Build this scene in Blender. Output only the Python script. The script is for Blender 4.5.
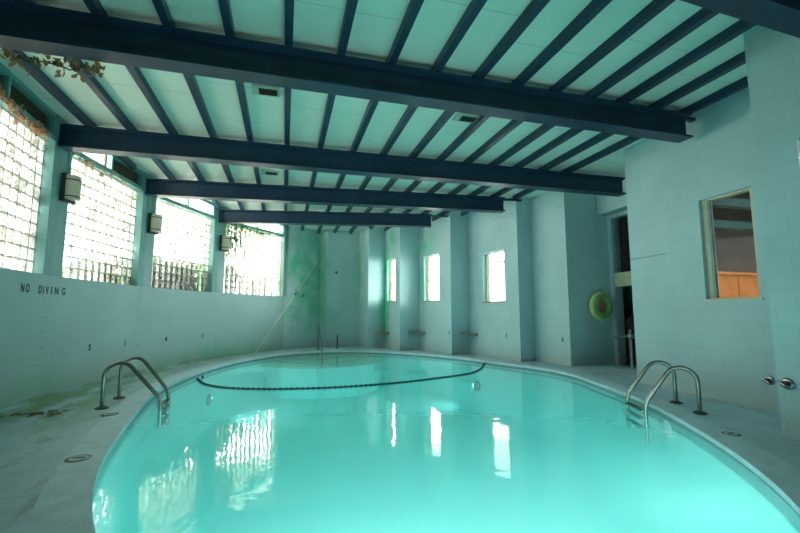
import bpy, bmesh, math, random
from mathutils import Vector, Matrix, Euler
PI = math.pi
for o in list(bpy.data.objects): bpy.data.objects.remove(o)
SC = bpy.context.scene
COL = SC.collection
# ------------------------------------------------------------------ camera
F, CX, CY = 420.0, 400.0, 266.5
VP = (284.0, 313.0)
EYE = 1.35
d = Vector((VP[0]-CX, -(VP[1]-CY), F)).normalized()
pitch = math.atan2(VP[1]-CY, F)
zc = Vector((0, math.cos(pitch), math.sin(pitch)))
xc = Vector((zc.y*d.z-zc.z*d.y, zc.z*d.x-zc.x*d.z, zc.x*d.y-zc.y*d.x)); xc.normalize()
if xc.x < 0: xc = -xc
right = Vector((xc.x, d.x, zc.x)); up = Vector((xc.y, d.y, zc.y)); fwd = Vector((xc.z, d.z, zc.z))
M = Matrix((right, up, -fwd)).transposed().to_4x4(); M.translation = Vector((0, 0, EYE))
cam = bpy.data.cameras.new('camera'); camo = bpy.data.objects.new('camera', cam); COL.objects.link(camo)
camo.matrix_world = M; cam.sensor_width = 36; cam.lens = 36*F/800; cam.clip_start = .05; cam.clip_end = 300
SC.camera = camo
# ------------------------------------------------------------------ sky, exposure
SKY = 30.0
world = bpy.data.worlds.new('overcast_sky'); SC.world = world; world.use_nodes = True
bg = world.node_tree.nodes['Background']; bg.inputs[0].default_value = (.985, .99, 1.0, 1); bg.inputs[1].default_value = SKY
SC.view_settings.view_transform = 'Standard'; SC.view_settings.look = 'None'
SC.view_settings.gamma = 1; SC.view_settings.use_curve_mapping = False
SC.view_settings.exposure = 0.14
cy = SC.cycles
cy.max_bounces = 9; cy.diffuse_bounces = 5; cy.glossy_bounces = 4; cy.transmission_bounces = 6; cy.transparent_max_bounces = 24
cy.caustics_reflective = False; cy.caustics_refractive = False; cy.sample_clamp_indirect = 6; cy.use_denoising = True
def area(name, loc, target, sx, sy, power, color=(1, 1, 1), portal=False):
    l = bpy.data.lights.new(name, 'AREA'); l.shape = 'RECTANGLE'; l.size = sx; l.size_y = sy; l.energy = power; l.color = color
    if portal: l.cycles.is_portal = True
    o = bpy.data.objects.new(name, l); COL.objects.link(o); o.location = loc
    o.rotation_euler = (Vector(target)-Vector(loc)).to_track_quat('-Z', 'Y').to_euler()
    return o
# added underwater lights that brighten water and ceiling (their rims are built below)
ADDED_LIGHT_POWER = 64
ADDED_POOL_LIGHTS = [((0.35, 1.55, -.85), (1.6, 9.0, -1.1)), ((1.55, 1.25, -.85), (2.4, 9.0, -1.1)), ((2.9, 1.9, -.85), (3.0, 9.0, -1.1)), ((-1.75, 11.3, -.75), (4.0, 12.6, -.25)), ((5.45, 11.4, -.75), (-1.0, 12.8, -.25))]

# ------------------------------------------------------------------ plan
V = [(-2.7, -2.2), (-3.3, 2.15), (-3.75, 5.3), (-3.85, 8.45), (-3.3, 11.4), (-2.05, 14.15), (0, 16.6)]
RW = [(0, 16.6), (1.377, 17.5), (1.661, 17.1), (2.961, 17.25), (3.116, 16.0), (3.835, 16.2), (4.069, 14.85), (4.888, 15.05), (5.242, 12.8),
      (5.995, 13.0), (6.374, 10.55), (6.934, 10.7), (7.107, 9.38), (8.552, 9.5), (8.6, 6.92), (6.747, 6.92), (6.70, 6.0), (6.60, 5.95), (6.5, 3.5), (5.3, 3.5), (5.3, -2.2)]
ROOM = V + RW[1:]
SILL, BTOP, CEIL, PURL = 1.98, 4.25, 4.74, 4.62
POOL = []
PC = [5.205, -.266, -.196, -1.374, .05, .282, .073, .357, -.058, -.087, -.011, -.053, .025, .037, -.002, .028, .003]
def pool_curve(n=180):
    pts = []
    for i in range(n):
        t = 2*PI*i/n; r = PC[0]+sum(PC[2*k-1]*math.cos(k*t)+PC[2*k]*math.sin(k*t) for k in range(1, 9))
        pts.append(Vector((2.1+r*math.cos(t), 8.6+r*math.sin(t))))
    return pts
POOL = pool_curve()
def offset(loop, dist):
    n = len(loop); out = []
    for i in range(n):
        t = (loop[(i+1) % n]-loop[i-1]).normalized(); out.append(loop[i]+Vector((t.y, -t.x))*dist)
    return out
def inside(p, poly):
    x, y = p[0], p[1]; r = False; n = len(poly)
    for i in range(n):
        x1, y1 = poly[i][0], poly[i][1]; x2, y2 = poly[i-1][0], poly[i-1][1]
        if (y1 > y) != (y2 > y) and x < (x2-x1)*(y-y1)/(y2-y1)+x1: r = not r
    return r
# ------------------------------------------------------------------ node helpers
def N(nt, t, **kw):
    n = nt.nodes.new('ShaderNode'+t)
    for k, v in kw.items():
        if k.startswith('i_'): n.inputs[k[2:].replace('_', ' ')].default_value = v
        else: setattr(n, k, v)
    return n
def mat(name):
    m = bpy.data.materials.new(name); m.use_nodes = True; nt = m.node_tree; nt.nodes.clear()
    out = N(nt, 'OutputMaterial'); return m, nt, out
def ramp(nt, fac, stops):
    r = N(nt, 'ValToRGB'); e = r.color_ramp.elements
    while len(e) > len(stops): e.remove(e[-1])
    while len(e) < len(stops): e.new(.5)
    for el, (p, c) in zip(e, stops): el.position = p; el.color = (*c, 1) if len(c) == 3 else c
    nt.links.new(fac, r.inputs[0]); return r.outputs[0]
def mixc(nt, fac, a, b, mode='MIX'):
    m = N(nt, 'Mix', data_type='RGBA', blend_type=mode)
    for sock, v in ((m.inputs[0], fac), (m.inputs[6], a), (m.inputs[7], b)):
        if hasattr(v, 'is_output'): nt.links.new(v, sock)
        elif isinstance(v, (int, float)): sock.default_value = v
        else: sock.default_value = (*v, 1)
    return m.outputs[2]
def math_(nt, op, a, b=0.0, clamp=False):
    m = N(nt, 'Math', operation=op, use_clamp=clamp)
    for s, v in zip(m.inputs, (a, b)):
        if hasattr(v, 'is_output'): nt.links.new(v, s)
        else: s.default_value = v
    return m.outputs[0]
def noise(nt, scale, vec=None, detail=4, rough=.55):
    n = N(nt, 'TexNoise'); n.inputs['Scale'].default_value = scale; n.inputs['Detail'].default_value = detail; n.inputs['Roughness'].default_value = rough
    if vec is None: vec = N(nt, 'TexCoord').outputs['Object']
    nt.links.new(vec, n.inputs['Vector']); return n.outputs['Fac']
def simple(name, col, rough=.5, metal=0, var=.15, scale=6, spec=.5, bump=0):
    m, nt, out = mat(name); b = N(nt, 'BsdfPrincipled'); f = noise(nt, scale)
    c = ramp(nt, f, [(.3, [x*(1-var) for x in col]), (.7, [min(1, x*(1+var)) for x in col])])
    nt.links.new(c, b.inputs['Base Color']); b.inputs['Roughness'].default_value = rough; b.inputs['Metallic'].default_value = metal
    b.inputs['Specular IOR Level'].default_value = spec
    if bump:
        bp = N(nt, 'Bump'); bp.inputs['Strength'].default_value = bump; bp.inputs['Distance'].default_value = .01
        nt.links.new(f, bp.inputs['Height']); nt.links.new(bp.outputs[0], b.inputs['Normal'])
    nt.links.new(b.outputs[0], out.inputs[0]); return m
def wall_mat(name, col, block=(.4, .2), algae=(), line=.82):
    """painted concrete block: courses from UV metres, grime noise, green algae patches round given points"""
    m, nt, out = mat(name); b = N(nt, 'BsdfPrincipled'); uv = N(nt, 'TexCoord')
    br = N(nt, 'TexBrick'); nt.links.new(uv.outputs['UV'], br.inputs['Vector'])
    br.inputs['Scale'].default_value = 1; br.inputs['Brick Width'].default_value = block[0]; br.inputs['Row Height'].default_value = block[1]
    br.inputs['Mortar Size'].default_value = .004; br.inputs['Mortar Smooth'].default_value = .6
    br.inputs['Color1'].default_value = (1, 1, 1, 1); br.inputs['Color2'].default_value = (.965, .97, .97, 1); br.inputs['Mortar'].default_value = (line, line, line, 1)
    f1 = noise(nt, .9, detail=5); f2 = noise(nt, 14)
    c = ramp(nt, f1, [(.25, [x*.9 for x in col]), (.75, [min(1, x*1.06) for x in col])])
    c = mixc(nt, 1, c, br.outputs['Color'], 'MULTIPLY')
    c = mixc(nt, math_(nt, 'MULTIPLY', f2, .12), c, [x*.7 for x in col])
    sep = N(nt, 'SeparateXYZ'); nt.links.new(uv.outputs['Object'], sep.inputs[0])
    low = N(nt, 'MapRange'); nt.links.new(sep.outputs[2], low.inputs[0]); low.inputs[1].default_value = .45; low.inputs[2].default_value = 0
    g = math_(nt, 'MULTIPLY', low.outputs[0], noise(nt, 2.2))
    c = mixc(nt, math_(nt, 'MULTIPLY', g, .5), c, (.36, .37, .27))
    for (p, r, s) in algae:
        vm = N(nt, 'VectorMath', operation='SUBTRACT'); nt.links.new(uv.outputs['Object'], vm.inputs[0]); vm.inputs[1].default_value = p
        sc = N(nt, 'VectorMath', operation='DIVIDE'); nt.links.new(vm.outputs[0], sc.inputs[0]); sc.inputs[1].default_value = r
        ln = N(nt, 'VectorMath', operation='LENGTH'); nt.links.new(sc.outputs[0], ln.inputs[0])
        a = math_(nt, 'SUBTRACT', 1.25, ln.outputs['Value'], True)
        a = math_(nt, 'MULTIPLY', a, ramp(nt, noise(nt, 1.6, detail=6), [(.32, (0, 0, 0)), (.62, (1, 1, 1))]))
        c = mixc(nt, math_(nt, 'MULTIPLY', a, s, True), c, (.06, .48, .26))
    nt.links.new(c, b.inputs['Base Color']); b.inputs['Roughness'].default_value = .55; b.inputs['Specular IOR Level'].default_value = .3
    bp = N(nt, 'Bump'); bp.inputs['Strength'].default_value = .25; bp.inputs['Distance'].default_value = .01
    nt.links.new(br.outputs['Fac'], bp.inputs['Height']); bp.invert = True; nt.links.new(bp.outputs[0], b.inputs['Normal'])
    nt.links.new(b.outputs[0], out.inputs[0]); return m
def deck_mat():
    m, nt, out = mat('deck_concrete'); b = N(nt, 'BsdfPrincipled'); tc = N(nt, 'TexCoord'); o = tc.outputs['Object']
    c = ramp(nt, noise(nt, 1.1, detail=7, rough=.65), [(.3, (.38, .5, .56)), (.7, (.6, .75, .85))])
    br = N(nt, 'TexBrick'); nt.links.new(o, br.inputs['Vector']); br.inputs['Scale'].default_value = 1
    br.inputs['Brick Width'].default_value = 1.6; br.inputs['Row Height'].default_value = 1.3; br.inputs['Mortar Size'].default_value = .008
    br.inputs['Color1'].default_value = (1, 1, 1, 1); br.inputs['Color2'].default_value = (.96, .97, .97, 1); br.inputs['Mortar'].default_value = (.72, .7, .66, 1)
    c = mixc(nt, 1, c, br.outputs['Color'], 'MULTIPLY')
    sep = N(nt, 'SeparateXYZ'); nt.links.new(o, sep.inputs[0])
    # a damp green and rust band away from the pool, along the walls
    vm = N(nt, 'VectorMath', operation='SUBTRACT'); nt.links.new(o, vm.inputs[0]); vm.inputs[1].default_value = (2.1, 8.9, 0)
    sc = N(nt, 'VectorMath', operation='DIVIDE'); nt.links.new(vm.outputs[0], sc.inputs[0]); sc.inputs[1].default_value = (5.0, 8.4, 1)
    ln = N(nt, 'VectorMath', operation='LENGTH'); nt.links.new(sc.outputs[0], ln.inputs[0])
    band = N(nt, 'MapRange'); nt.links.new(ln.outputs['Value'], band.inputs[0]); band.inputs[1].default_value = .86; band.inputs[2].default_value = 1.02
    left = N(nt, 'MapRange'); nt.links.new(sep.outputs[0], left.inputs[0]); left.inputs[1].default_value = 2.5; left.inputs[2].default_value = -2.0
    str_ = N(nt, 'Mapping'); nt.links.new(o, str_.inputs[0]); str_.inputs['Scale'].default_value = (2.6, .8, 1)
    gn = ramp(nt, noise(nt, 1.3, str_.outputs[0], 6, .6), [(.4, (0, 0, 0)), (.54, (1, 1, 1))])
    far = N(nt, 'MapRange'); nt.links.new(sep.outputs[1], far.inputs[0]); far.inputs[1].default_value = 5.2; far.inputs[2].default_value = 7.2
    gf = math_(nt, 'MULTIPLY', math_(nt, 'MULTIPLY', band.outputs[0], math_(nt, 'MULTIPLY', left.outputs[0], far.outputs[0])), gn)
    c = mixc(nt, math_(nt, 'MULTIPLY', gf, .9), c, (.2, .37, .18))
    bn = ramp(nt, noise(nt, 1.9, str_.outputs[0], 8, .7), [(.54, (0, 0, 0)), (.64, (1, 1, 1))])
    bf = math_(nt, 'MULTIPLY', band.outputs[0], bn)
    c = mixc(nt, math_(nt, 'MULTIPLY', bf, .65), c, (.2, .15, .08))
    nt.links.new(c, b.inputs['Base Color']); b.inputs['Roughness'].default_value = .5; b.inputs['Specular IOR Level'].default_value = .35
    bp = N(nt, 'Bump'); bp.inputs['Strength'].default_value = .2; bp.inputs['Distance'].default_value = .01
    nt.links.new(noise(nt, 9), bp.inputs['Height']); nt.links.new(bp.outputs[0], b.inputs['Normal'])
    nt.links.new(b.outputs[0], out.inputs[0]); return m
def ceiling_mat():
    m, nt, out = mat('roof_panel_paint'); b = N(nt, 'BsdfPrincipled'); tc = N(nt, 'TexCoord'); mp = N(nt, 'Mapping')
    nt.links.new(tc.outputs['Object'], mp.inputs[0]); mp.inputs['Rotation'].default_value = (0, 0, PI/2); mp.inputs['Location'].default_value = (.3, .05, 0)
    br = N(nt, 'TexBrick'); nt.links.new(mp.outputs[0], br.inputs['Vector']); br.inputs['Scale'].default_value = 1
    br.inputs['Brick Width'].default_value = 1.22; br.inputs['Row Height'].default_value = 1.28; br.inputs['Mortar Size'].default_value = .005; br.offset = .35
    br.inputs['Color1'].default_value = (1, 1, 1, 1); br.inputs['Color2'].default_value = (.97, .97, .97, 1); br.inputs['Mortar'].default_value = (.6, .62, .6, 1)
    c = ramp(nt, noise(nt, .8), [(.3, (.78, .84, .75)), (.7, (.85, .9, .81))])
    c = mixc(nt, 1, c, br.outputs['Color'], 'MULTIPLY')
    nt.links.new(c, b.inputs['Base Color']); b.inputs['Roughness'].default_value = .6; b.inputs['Specular IOR Level'].default_value = .25
    nt.links.new(b.outputs[0], out.inputs[0]); return m
def glass_block_mat(name='glass_block', lo=.6, dl=.3, all_=1.0):
    m, nt, out = mat(name); tc = N(nt, 'TexCoord'); uv = tc.outputs['UV']
    fr = N(nt, 'VectorMath', operation='FRACTION'); nt.links.new(uv, fr.inputs[0])
    ce = N(nt, 'VectorMath', operation='SUBTRACT'); nt.links.new(fr.outputs[0], ce.inputs[0]); ce.inputs[1].default_value = (.5, .5, 0)
    ab = N(nt, 'VectorMath', operation='ABSOLUTE'); nt.links.new(ce.outputs[0], ab.inputs[0])
    sp = N(nt, 'SeparateXYZ'); nt.links.new(ab.outputs[0], sp.inputs[0])
    edge = math_(nt, 'MAXIMUM', sp.outputs[0], sp.outputs[1])
    ripple = noise(nt, 3.2, uv, 3, .6)
    wob = math_(nt, 'ADD', edge, math_(nt, 'MULTIPLY', math_(nt, 'SUBTRACT', ripple, .5), .25))
    c = ramp(nt, wob, [(.03, (.07, .08, .07)), (.1, (.42, .43, .4)), (.18, (.78, .79, .76)), (.4, (.75, .77, .73)), (.45, (.35, .36, .33)), (.5, (.12, .13, .12))])
    cell = N(nt, 'VectorMath', operation='FLOOR'); nt.links.new(uv, cell.inputs[0])
    wn = N(nt, 'TexWhiteNoise', noise_dimensions='2D'); nt.links.new(cell.outputs[0], wn.inputs[0])
    c = mixc(nt, 1, c, ramp(nt, wn.outputs[0], [(0, (lo*all_, lo*all_, lo*.93*all_)), (1, (all_, all_, all_*.97))]), 'MULTIPLY')
    dirt = ramp(nt, noise(nt, .55, uv, 5, .6), [(.36, (dl, dl*.93, dl*.75)), (.54, (1, 1, 1))])
    c = mixc(nt, 1, c, dirt, 'MULTIPLY')
    tr = N(nt, 'BsdfTransparent'); nt.links.new(c, tr.inputs[0])
    gl = N(nt, 'BsdfGlossy'); gl.inputs['Roughness'].default_value = .12
    bp = N(nt, 'Bump'); bp.inputs['Strength'].default_value = .4; bp.inputs['Distance'].default_value = .02; nt.links.new(ripple, bp.inputs['Height']); nt.links.new(bp.outputs[0], gl.inputs['Normal'])
    df = N(nt, 'BsdfTranslucent'); df.inputs[0].default_value = (.8, .83, .78, 1)
    mx = N(nt, 'MixShader'); mx.inputs[0].default_value = .04; nt.links.new(tr.outputs[0], mx.inputs[1]); nt.links.new(df.outputs[0], mx.inputs[2])
    m2 = N(nt, 'MixShader'); m2.inputs[0].default_value = .06; nt.links.new(mx.outputs[0], m2.inputs[1]); nt.links.new(gl.outputs[0], m2.inputs[2])
    nt.links.new(m2.outputs[0], out.inputs[0]); return m
def pane_mat(name, tint=(.9, .93, .9), refl=None):
    m, nt, out = mat(name); tr = N(nt, 'BsdfTransparent'); tr.inputs[0].default_value = (*tint, 1)
    gl = N(nt, 'BsdfGlossy'); gl.inputs['Roughness'].default_value = .01
    fr = N(nt, 'Fresnel'); fr.inputs['IOR'].default_value = 1.5
    fac = fr.outputs[0]
    if refl: fac = math_(nt, 'MULTIPLY', fac, refl, True)
    fac = math_(nt, 'MULTIPLY', fac, math_(nt, 'SUBTRACT', 1.0, N(nt, 'NewGeometry').outputs['Backfacing']))
    mx = N(nt, 'MixShader'); nt.links.new(fac, mx.inputs[0]); nt.links.new(tr.outputs[0], mx.inputs[1]); nt.links.new(gl.outputs[0], mx.inputs[2])
    nt.links.new(mx.outputs[0], out.inputs[0]); return m
def water_mat():
    m, nt, out = mat('pool_water'); tc = N(nt, 'TexCoord')
    bp = N(nt, 'Bump'); bp.inputs['Strength'].default_value = .13; bp.inputs['Distance'].default_value = .03
    f = math_(nt, 'ADD', math_(nt, 'MULTIPLY', noise(nt, 2.2, detail=2), 1.0), math_(nt, 'MULTIPLY', noise(nt, 7, detail=3), .16))
    nt.links.new(f, bp.inputs['Height'])
    fr = N(nt, 'Fresnel'); fr.inputs['IOR'].default_value = 1.33; nt.links.new(bp.outputs[0], fr.inputs['Normal'])
    gl = N(nt, 'BsdfGlossy'); gl.inputs['Roughness'].default_value = .015; nt.links.new(bp.outputs[0], gl.inputs['Normal'])
    tr = N(nt, 'BsdfTransparent'); tr.inputs[0].default_value = (.95, 1, 1, 1)
    fac = math_(nt, 'MULTIPLY', fr.outputs[0], math_(nt, 'SUBTRACT', 1.0, N(nt, 'NewGeometry').outputs['Backfacing']))
    mx = N(nt, 'MixShader'); nt.links.new(fac, mx.inputs[0]); nt.links.new(tr.outputs[0], mx.inputs[1]); nt.links.new(gl.outputs[0], mx.inputs[2])
    df = N(nt, 'BsdfDiffuse'); df.inputs[0].default_value = (.42, .9, .86, 1); tl = N(nt, 'BsdfTranslucent'); tl.inputs[0].default_value = (.42, .9, .86, 1)
    mk = N(nt, 'MixShader'); mk.inputs[0].default_value = .5; nt.links.new(df.outputs[0], mk.inputs[1]); nt.links.new(tl.outputs[0], mk.inputs[2])
    m3 = N(nt, 'MixShader'); m3.inputs[0].default_value = .4; nt.links.new(tr.outputs[0], m3.inputs[1]); nt.links.new(mk.outputs[0], m3.inputs[2]); nt.links.new(m3.outputs[0], mx.inputs[1])
    nt.links.new(mx.outputs[0], out.inputs['Surface'])
    va = N(nt, 'VolumeAbsorption'); va.inputs['Color'].default_value = (.5, .97, .98, 1); va.inputs['Density'].default_value = .22
    nt.links.new(va.outputs[0], out.inputs['Volume']); return m
def emit_mat(name, col, s):
    m, nt, out = mat(name); e = N(nt, 'Emission'); e.inputs[0].default_value = (*col, 1); e.inputs[1].default_value = s
    nt.links.new(e.outputs[0], out.inputs[0]); return m
def leaf_mat(name, a, b_):
    m, nt, out = mat(name); b = N(nt, 'BsdfPrincipled'); nt.links.new(ramp(nt, noise(nt, 7), [(.3, a), (.7, b_)]), b.inputs['Base Color'])
    b.inputs['Roughness'].default_value = .7
    t = N(nt, 'BsdfTranslucent'); t.inputs[0].default_value = (*b_, 1); mx = N(nt, 'MixShader'); mx.inputs[0].default_value = .3
    nt.links.new(b.outputs[0], mx.inputs[1]); nt.links.new(t.outputs[0], mx.inputs[2]); nt.links.new(mx.outputs[0], out.inputs[0]); return m
AQUA = (.43, .61, .64)
MT = {
    'wall': wall_mat('painted_block_wall', AQUA),
    'wall_algae': wall_mat('painted_block_wall_with_algae', AQUA, algae=[((.6, 17.0, 3.0), (1.2, 1.0, 2.2), .95), ((1.3, 17.4, 3.2), (.5, .5, 1.6), .8), ((1.0, 17.2, 1.2), (1.2, 1.0, .7), .55), ((2.4, 17.2, 2.4), (.5, .5, 1.4), .3),
             ((3.05, 16.9, 2.8), (.35, .7, 1.9), .8), ((3.9, 16.1, 2.4), (.34, .4, 1.9), 1.0), ((3.9, 16.1, 1.3), (.3, .4, .7), 1.0), ((4.0, 15.6, 4.1), (.3, .5, .6), .9),
             ((5.0, 14.4, 3.9), (.4, .9, .5), .9), ((4.92, 14.8, 2.6), (.15, .3, 1.3), .5)]),
    'low_wall': wall_mat('painted_plaster_low_wall', (.33, .5, .495), (3.0, .62), line=.9,
             algae=[((0.8, 17.1, 3.0), (1.4, 1.2, 2.2), .95), ((1.1, 17.3, 1.0), (.6, .5, .5), .8), ((-2, 14.2, .1), (2.5, 3.5, .3), .6), ((-3.8, 8.2, .1), (1, 2, .3), .5)]),
    'teal': simple('teal_post_paint', (.16, .36, .345), .45, var=.08, scale=3),
    'beam': simple('navy_steel_paint', (.012, .038, .075), .42, var=.25, scale=4, spec=.45),
    'deck': deck_mat(), 'ceiling': ceiling_mat(),
    'coping': simple('coping_stone', (.55, .7, .78), .5, var=.12, scale=5, bump=.2),
    'tile': simple('waterline_tile', (.16, .27, .27), .3, var=.2, scale=12),
    'basin': simple('pool_basin_paint', (.5, .91, .88), .7, var=.04, scale=1.2),
    'step': simple('pool_step_paint', (.62, .86, .62), .7, var=.08, scale=2),
    'stepedge': simple('pool_step_edge', (.2, .5, .48), .6),
    'water': water_mat(), 'gblock': glass_block_mat('brightened_glass_block', .7, .7, .95), 'gblock_mid': glass_block_mat('glass_block', .5, .3, .68), 'gblock_dim_dirty': glass_block_mat('dimmed_grimy_glass_block', .38, .12, .5),  # block tint dimmed near, brightened far to balance the light, with dirt on top
    'mortar': simple('block_mortar', (.62, .62, .54), .8, var=.2, scale=8),
    'pane': pane_mat('window_glass', (.95, .96, .95)), 'darkpane': pane_mat('interior_window_glass', (.92, .93, .92), .13),
    'tan': simple('tan_window_frame', (.36, .27, .16), .5, var=.2), 'cream': simple('cream_window_frame', (.62, .55, .4), .5, var=.1),
    'sash': simple('grey_green_sash', (.2, .3, .28), .4),
    'steel': simple('stainless_steel', (.25, .26, .23), .3, 1, var=.15, scale=8),
    'chrome': simple('chrome_fitting', (.25, .27, .27), .3, 1, var=.1), 'darkmetal': simple('dark_flange_metal', (.07, .09, .09), .5, .6),
    'black': simple('black_mark', (.02, .035, .035), .7), 'mark': simple('faded_number_paint', (.06, .13, .13), .8),
    'crack': simple('open_joint', (.19, .3, .29), .9, var=.3, scale=20),
    'lampback': simple('sconce_back', (.035, .03, .028), .5), 'lampshade': simple('sconce_cream_shade', (.62, .58, .45), .4, var=.1),
    'bench': simple('corner_bench_slate', (.2, .185, .165), .6, var=.3), 'plate': simple('rusty_deck_plate', (.13, .1, .085), .6, var=.5, scale=25),
    'ringgreen': simple('green_float_vinyl', (.2, .36, .13), .35, var=.2), 'ringyellow': simple('yellow_float_vinyl', (.6, .64, .26), .35, var=.1), 'ringorange': simple('orange_rope', (.5, .2, .04), .6, var=.3, scale=20),
    'rope': simple('dark_float_rope', (.02, .055, .06), .5), 'pole': simple('pale_pole', (.65, .68, .55), .4, var=.15), 'poledark': simple('grey_pole', (.38, .44, .38), .4, var=.15),
    'vent': simple('vent_housing', (.45, .5, .42), .5), 'ventdark': simple('vent_opening', (.02, .022, .02), .8),
    'deadleaf': leaf_mat('dead_leaf', (.14, .07, .025), (.4, .26, .1)), 'pinkleaf': leaf_mat('withered_leaf', (.3, .1, .05), (.62, .38, .22)),
    'ivy': leaf_mat('ivy_leaf', (.03, .13, .03), (.12, .34, .09)), 'hedge': leaf_mat('hedge_leaf', (.04, .12, .05), (.12, .25, .1)), 'stem': simple('vine_stem', (.1, .07, .04), .8),
    'fence': simple('weathered_fence_board', (.36, .36, .27), .8, var=.2, scale=10), 'ground': simple('outside_paving', (.62, .62, .54), .9), 'facade': simple('pale_render', (.75, .73, .68), .9), 'facadedark': simple('facade_recess', (.025, .025, .025), .9),
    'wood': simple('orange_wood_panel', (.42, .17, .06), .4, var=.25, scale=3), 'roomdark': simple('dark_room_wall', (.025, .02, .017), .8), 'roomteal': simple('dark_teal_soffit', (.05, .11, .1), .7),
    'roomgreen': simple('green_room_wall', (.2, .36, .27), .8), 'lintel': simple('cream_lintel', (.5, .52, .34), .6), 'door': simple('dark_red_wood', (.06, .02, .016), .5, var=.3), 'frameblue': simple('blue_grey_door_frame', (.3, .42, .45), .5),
    'lens': emit_mat('added_light_lens', (.55, 1, .95), .3),
}
# ------------------------------------------------------------------ mesh builder
class MB:
    def __init__(s): s.v = []; s.f = []; s.uv = []; s.mi = []
    def face(s, pts, uv=None, mi=0):
        b = len(s.v); s.v += [tuple(p) for p in pts]; s.f.append(list(range(b, b+len(pts)))); s.uv.append(uv or [(p[0]+p[1], p[2]) for p in pts]); s.mi.append(mi)
    def box(s, c, e, rz=0, mi=0, R=None):
        R = R or Matrix.Rotation(rz, 3, 'Z'); c = Vector(c)
        P = [c+R @ Vector((x*e[0]/2, y*e[1]/2, z*e[2]/2)) for x in (-1, 1) for y in (-1, 1) for z in (-1, 1)]
        for q in ((0, 1, 3, 2), (4, 6, 7, 5), (0, 4, 5, 1), (2, 3, 7, 6), (0, 2, 6, 4), (1, 5, 7, 3)): s.face([P[i] for i in q], mi=mi)
    def tube(s, path, r, n=10, mi=0, cap=True):
        path = [Vector(p) for p in path]; rings = []; ref = None
        rr = r if isinstance(r, (list, tuple)) else [r]*len(path)
        for i, p in enumerate(path):
            t = (path[min(i+1, len(path)-1)]-path[max(i-1, 0)]).normalized()
            if ref is None: ref = t.orthogonal().normalized()
            ref = (ref-t*ref.dot(t)).normalized(); b = t.cross(ref)
            rings.append([p+(ref*math.cos(2*PI*k/n)+b*math.sin(2*PI*k/n))*rr[i] for k in range(n)])
        for a, c in zip(rings, rings[1:]):
            for k in range(n): s.face([a[k], a[(k+1) % n], c[(k+1) % n], c[k]], mi=mi)
        if cap: s.face(rings[0][::-1], mi=mi); s.face(rings[-1], mi=mi)
    def prism(s, poly, z0, z1, mi=0):
        a = [(p[0], p[1], z0) for p in poly]; b = [(p[0], p[1], z1) for p in poly]; n = len(poly)
        s.face(a[::-1], mi=mi); s.face(b, mi=mi)
        for i in range(n): s.face([a[i], a[(i+1) % n], b[(i+1) % n], b[i]], mi=mi)
    def lathe(s, prof, c, R=None, n=24, mi=0):
        c = Vector(c); R = R or Matrix.Identity(3)
        P = [[c+R @ Vector((r*math.cos(2*PI*k/n), r*math.sin(2*PI*k/n), z)) for k in range(n)] for r, z in prof]
        for a, b in zip(P, P[1:]):
            for k in range(n): s.face([a[k], a[(k+1) % n], b[(k+1) % n], b[k]], mi=mi)
        s.face(P[0][::-1], mi=mi); s.face(P[-1], mi=mi)
    def build(s, name, mats, parent=None, smooth=False, bevel=0, merge=True):
        me = bpy.data.meshes.new(name); me.from_pydata(s.v, [], s.f); ul = me.uv_layers.new(name='UVMap'); k = 0
        for fu in s.uv:
            for u in fu: ul.data[k].uv = u; k += 1
        ms = mats if isinstance(mats, (list, tuple)) else [mats]
        for m in ms: me.materials.append(MT[m] if isinstance(m, str) else m)
        me.polygons.foreach_set('material_index', s.mi)
        bm = bmesh.new(); bm.from_mesh(me)
        if merge:
            bmesh.ops.remove_doubles(bm, verts=bm.verts, dist=1e-5); bmesh.ops.recalc_face_normals(bm, faces=bm.faces)
        bm.to_mesh(me); bm.free()
        if smooth:
            me.polygons.foreach_set('use_smooth', [True]*len(me.polygons)); me.set_sharp_from_angle(angle=math.radians(40))
        o = bpy.data.objects.new(name, me); COL.objects.link(o)
        if parent: o.parent = parent; o.matrix_parent_inverse = parent.matrix_basis.inverted()
        if bevel:
            md = o.modifiers.new('bevel', 'BEVEL'); md.width = bevel; md.segments = 2; md.limit_method = 'ANGLE'
        return o
def tag(o, label=None, cat=None, group=None, kind=None):
    for k, v in (('label', label), ('category', cat), ('group', group), ('kind', kind)):
        if v: o[k] = v
    return o
def empty(name, loc, rz=0):
    o = bpy.data.objects.new(name, None); COL.objects.link(o); o.location = loc; o.rotation_euler = (0, 0, rz); o.empty_display_size = .1; return o
def struct(o, label=None, cat=None): return tag(o, label, cat, None, 'structure')
def copy_tree(o, parent=None):
    c = o.copy(); COL.objects.link(c); c.parent = parent
    for ch in list(o.children): copy_tree(ch, c)
    return c
def frame_on(a, b, s, z, off=0.0):
    """point on the wall a->b at distance s, height z, off metres into the room; and the room normal"""
    a = Vector(a); b = Vector(b); t = (b-a).normalized(); nrm = Vector((t.y, -t.x)); p = a+t*s+nrm*off
    return Vector((p.x, p.y, z)), t, nrm
def on_wall(name, a, b, s, z, off=0.0):
    p, t, nrm = frame_on(a, b, s, z, off)
    return empty(name, p, math.atan2(t.y, t.x))          # local x along the wall, local -y into the room

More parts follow.
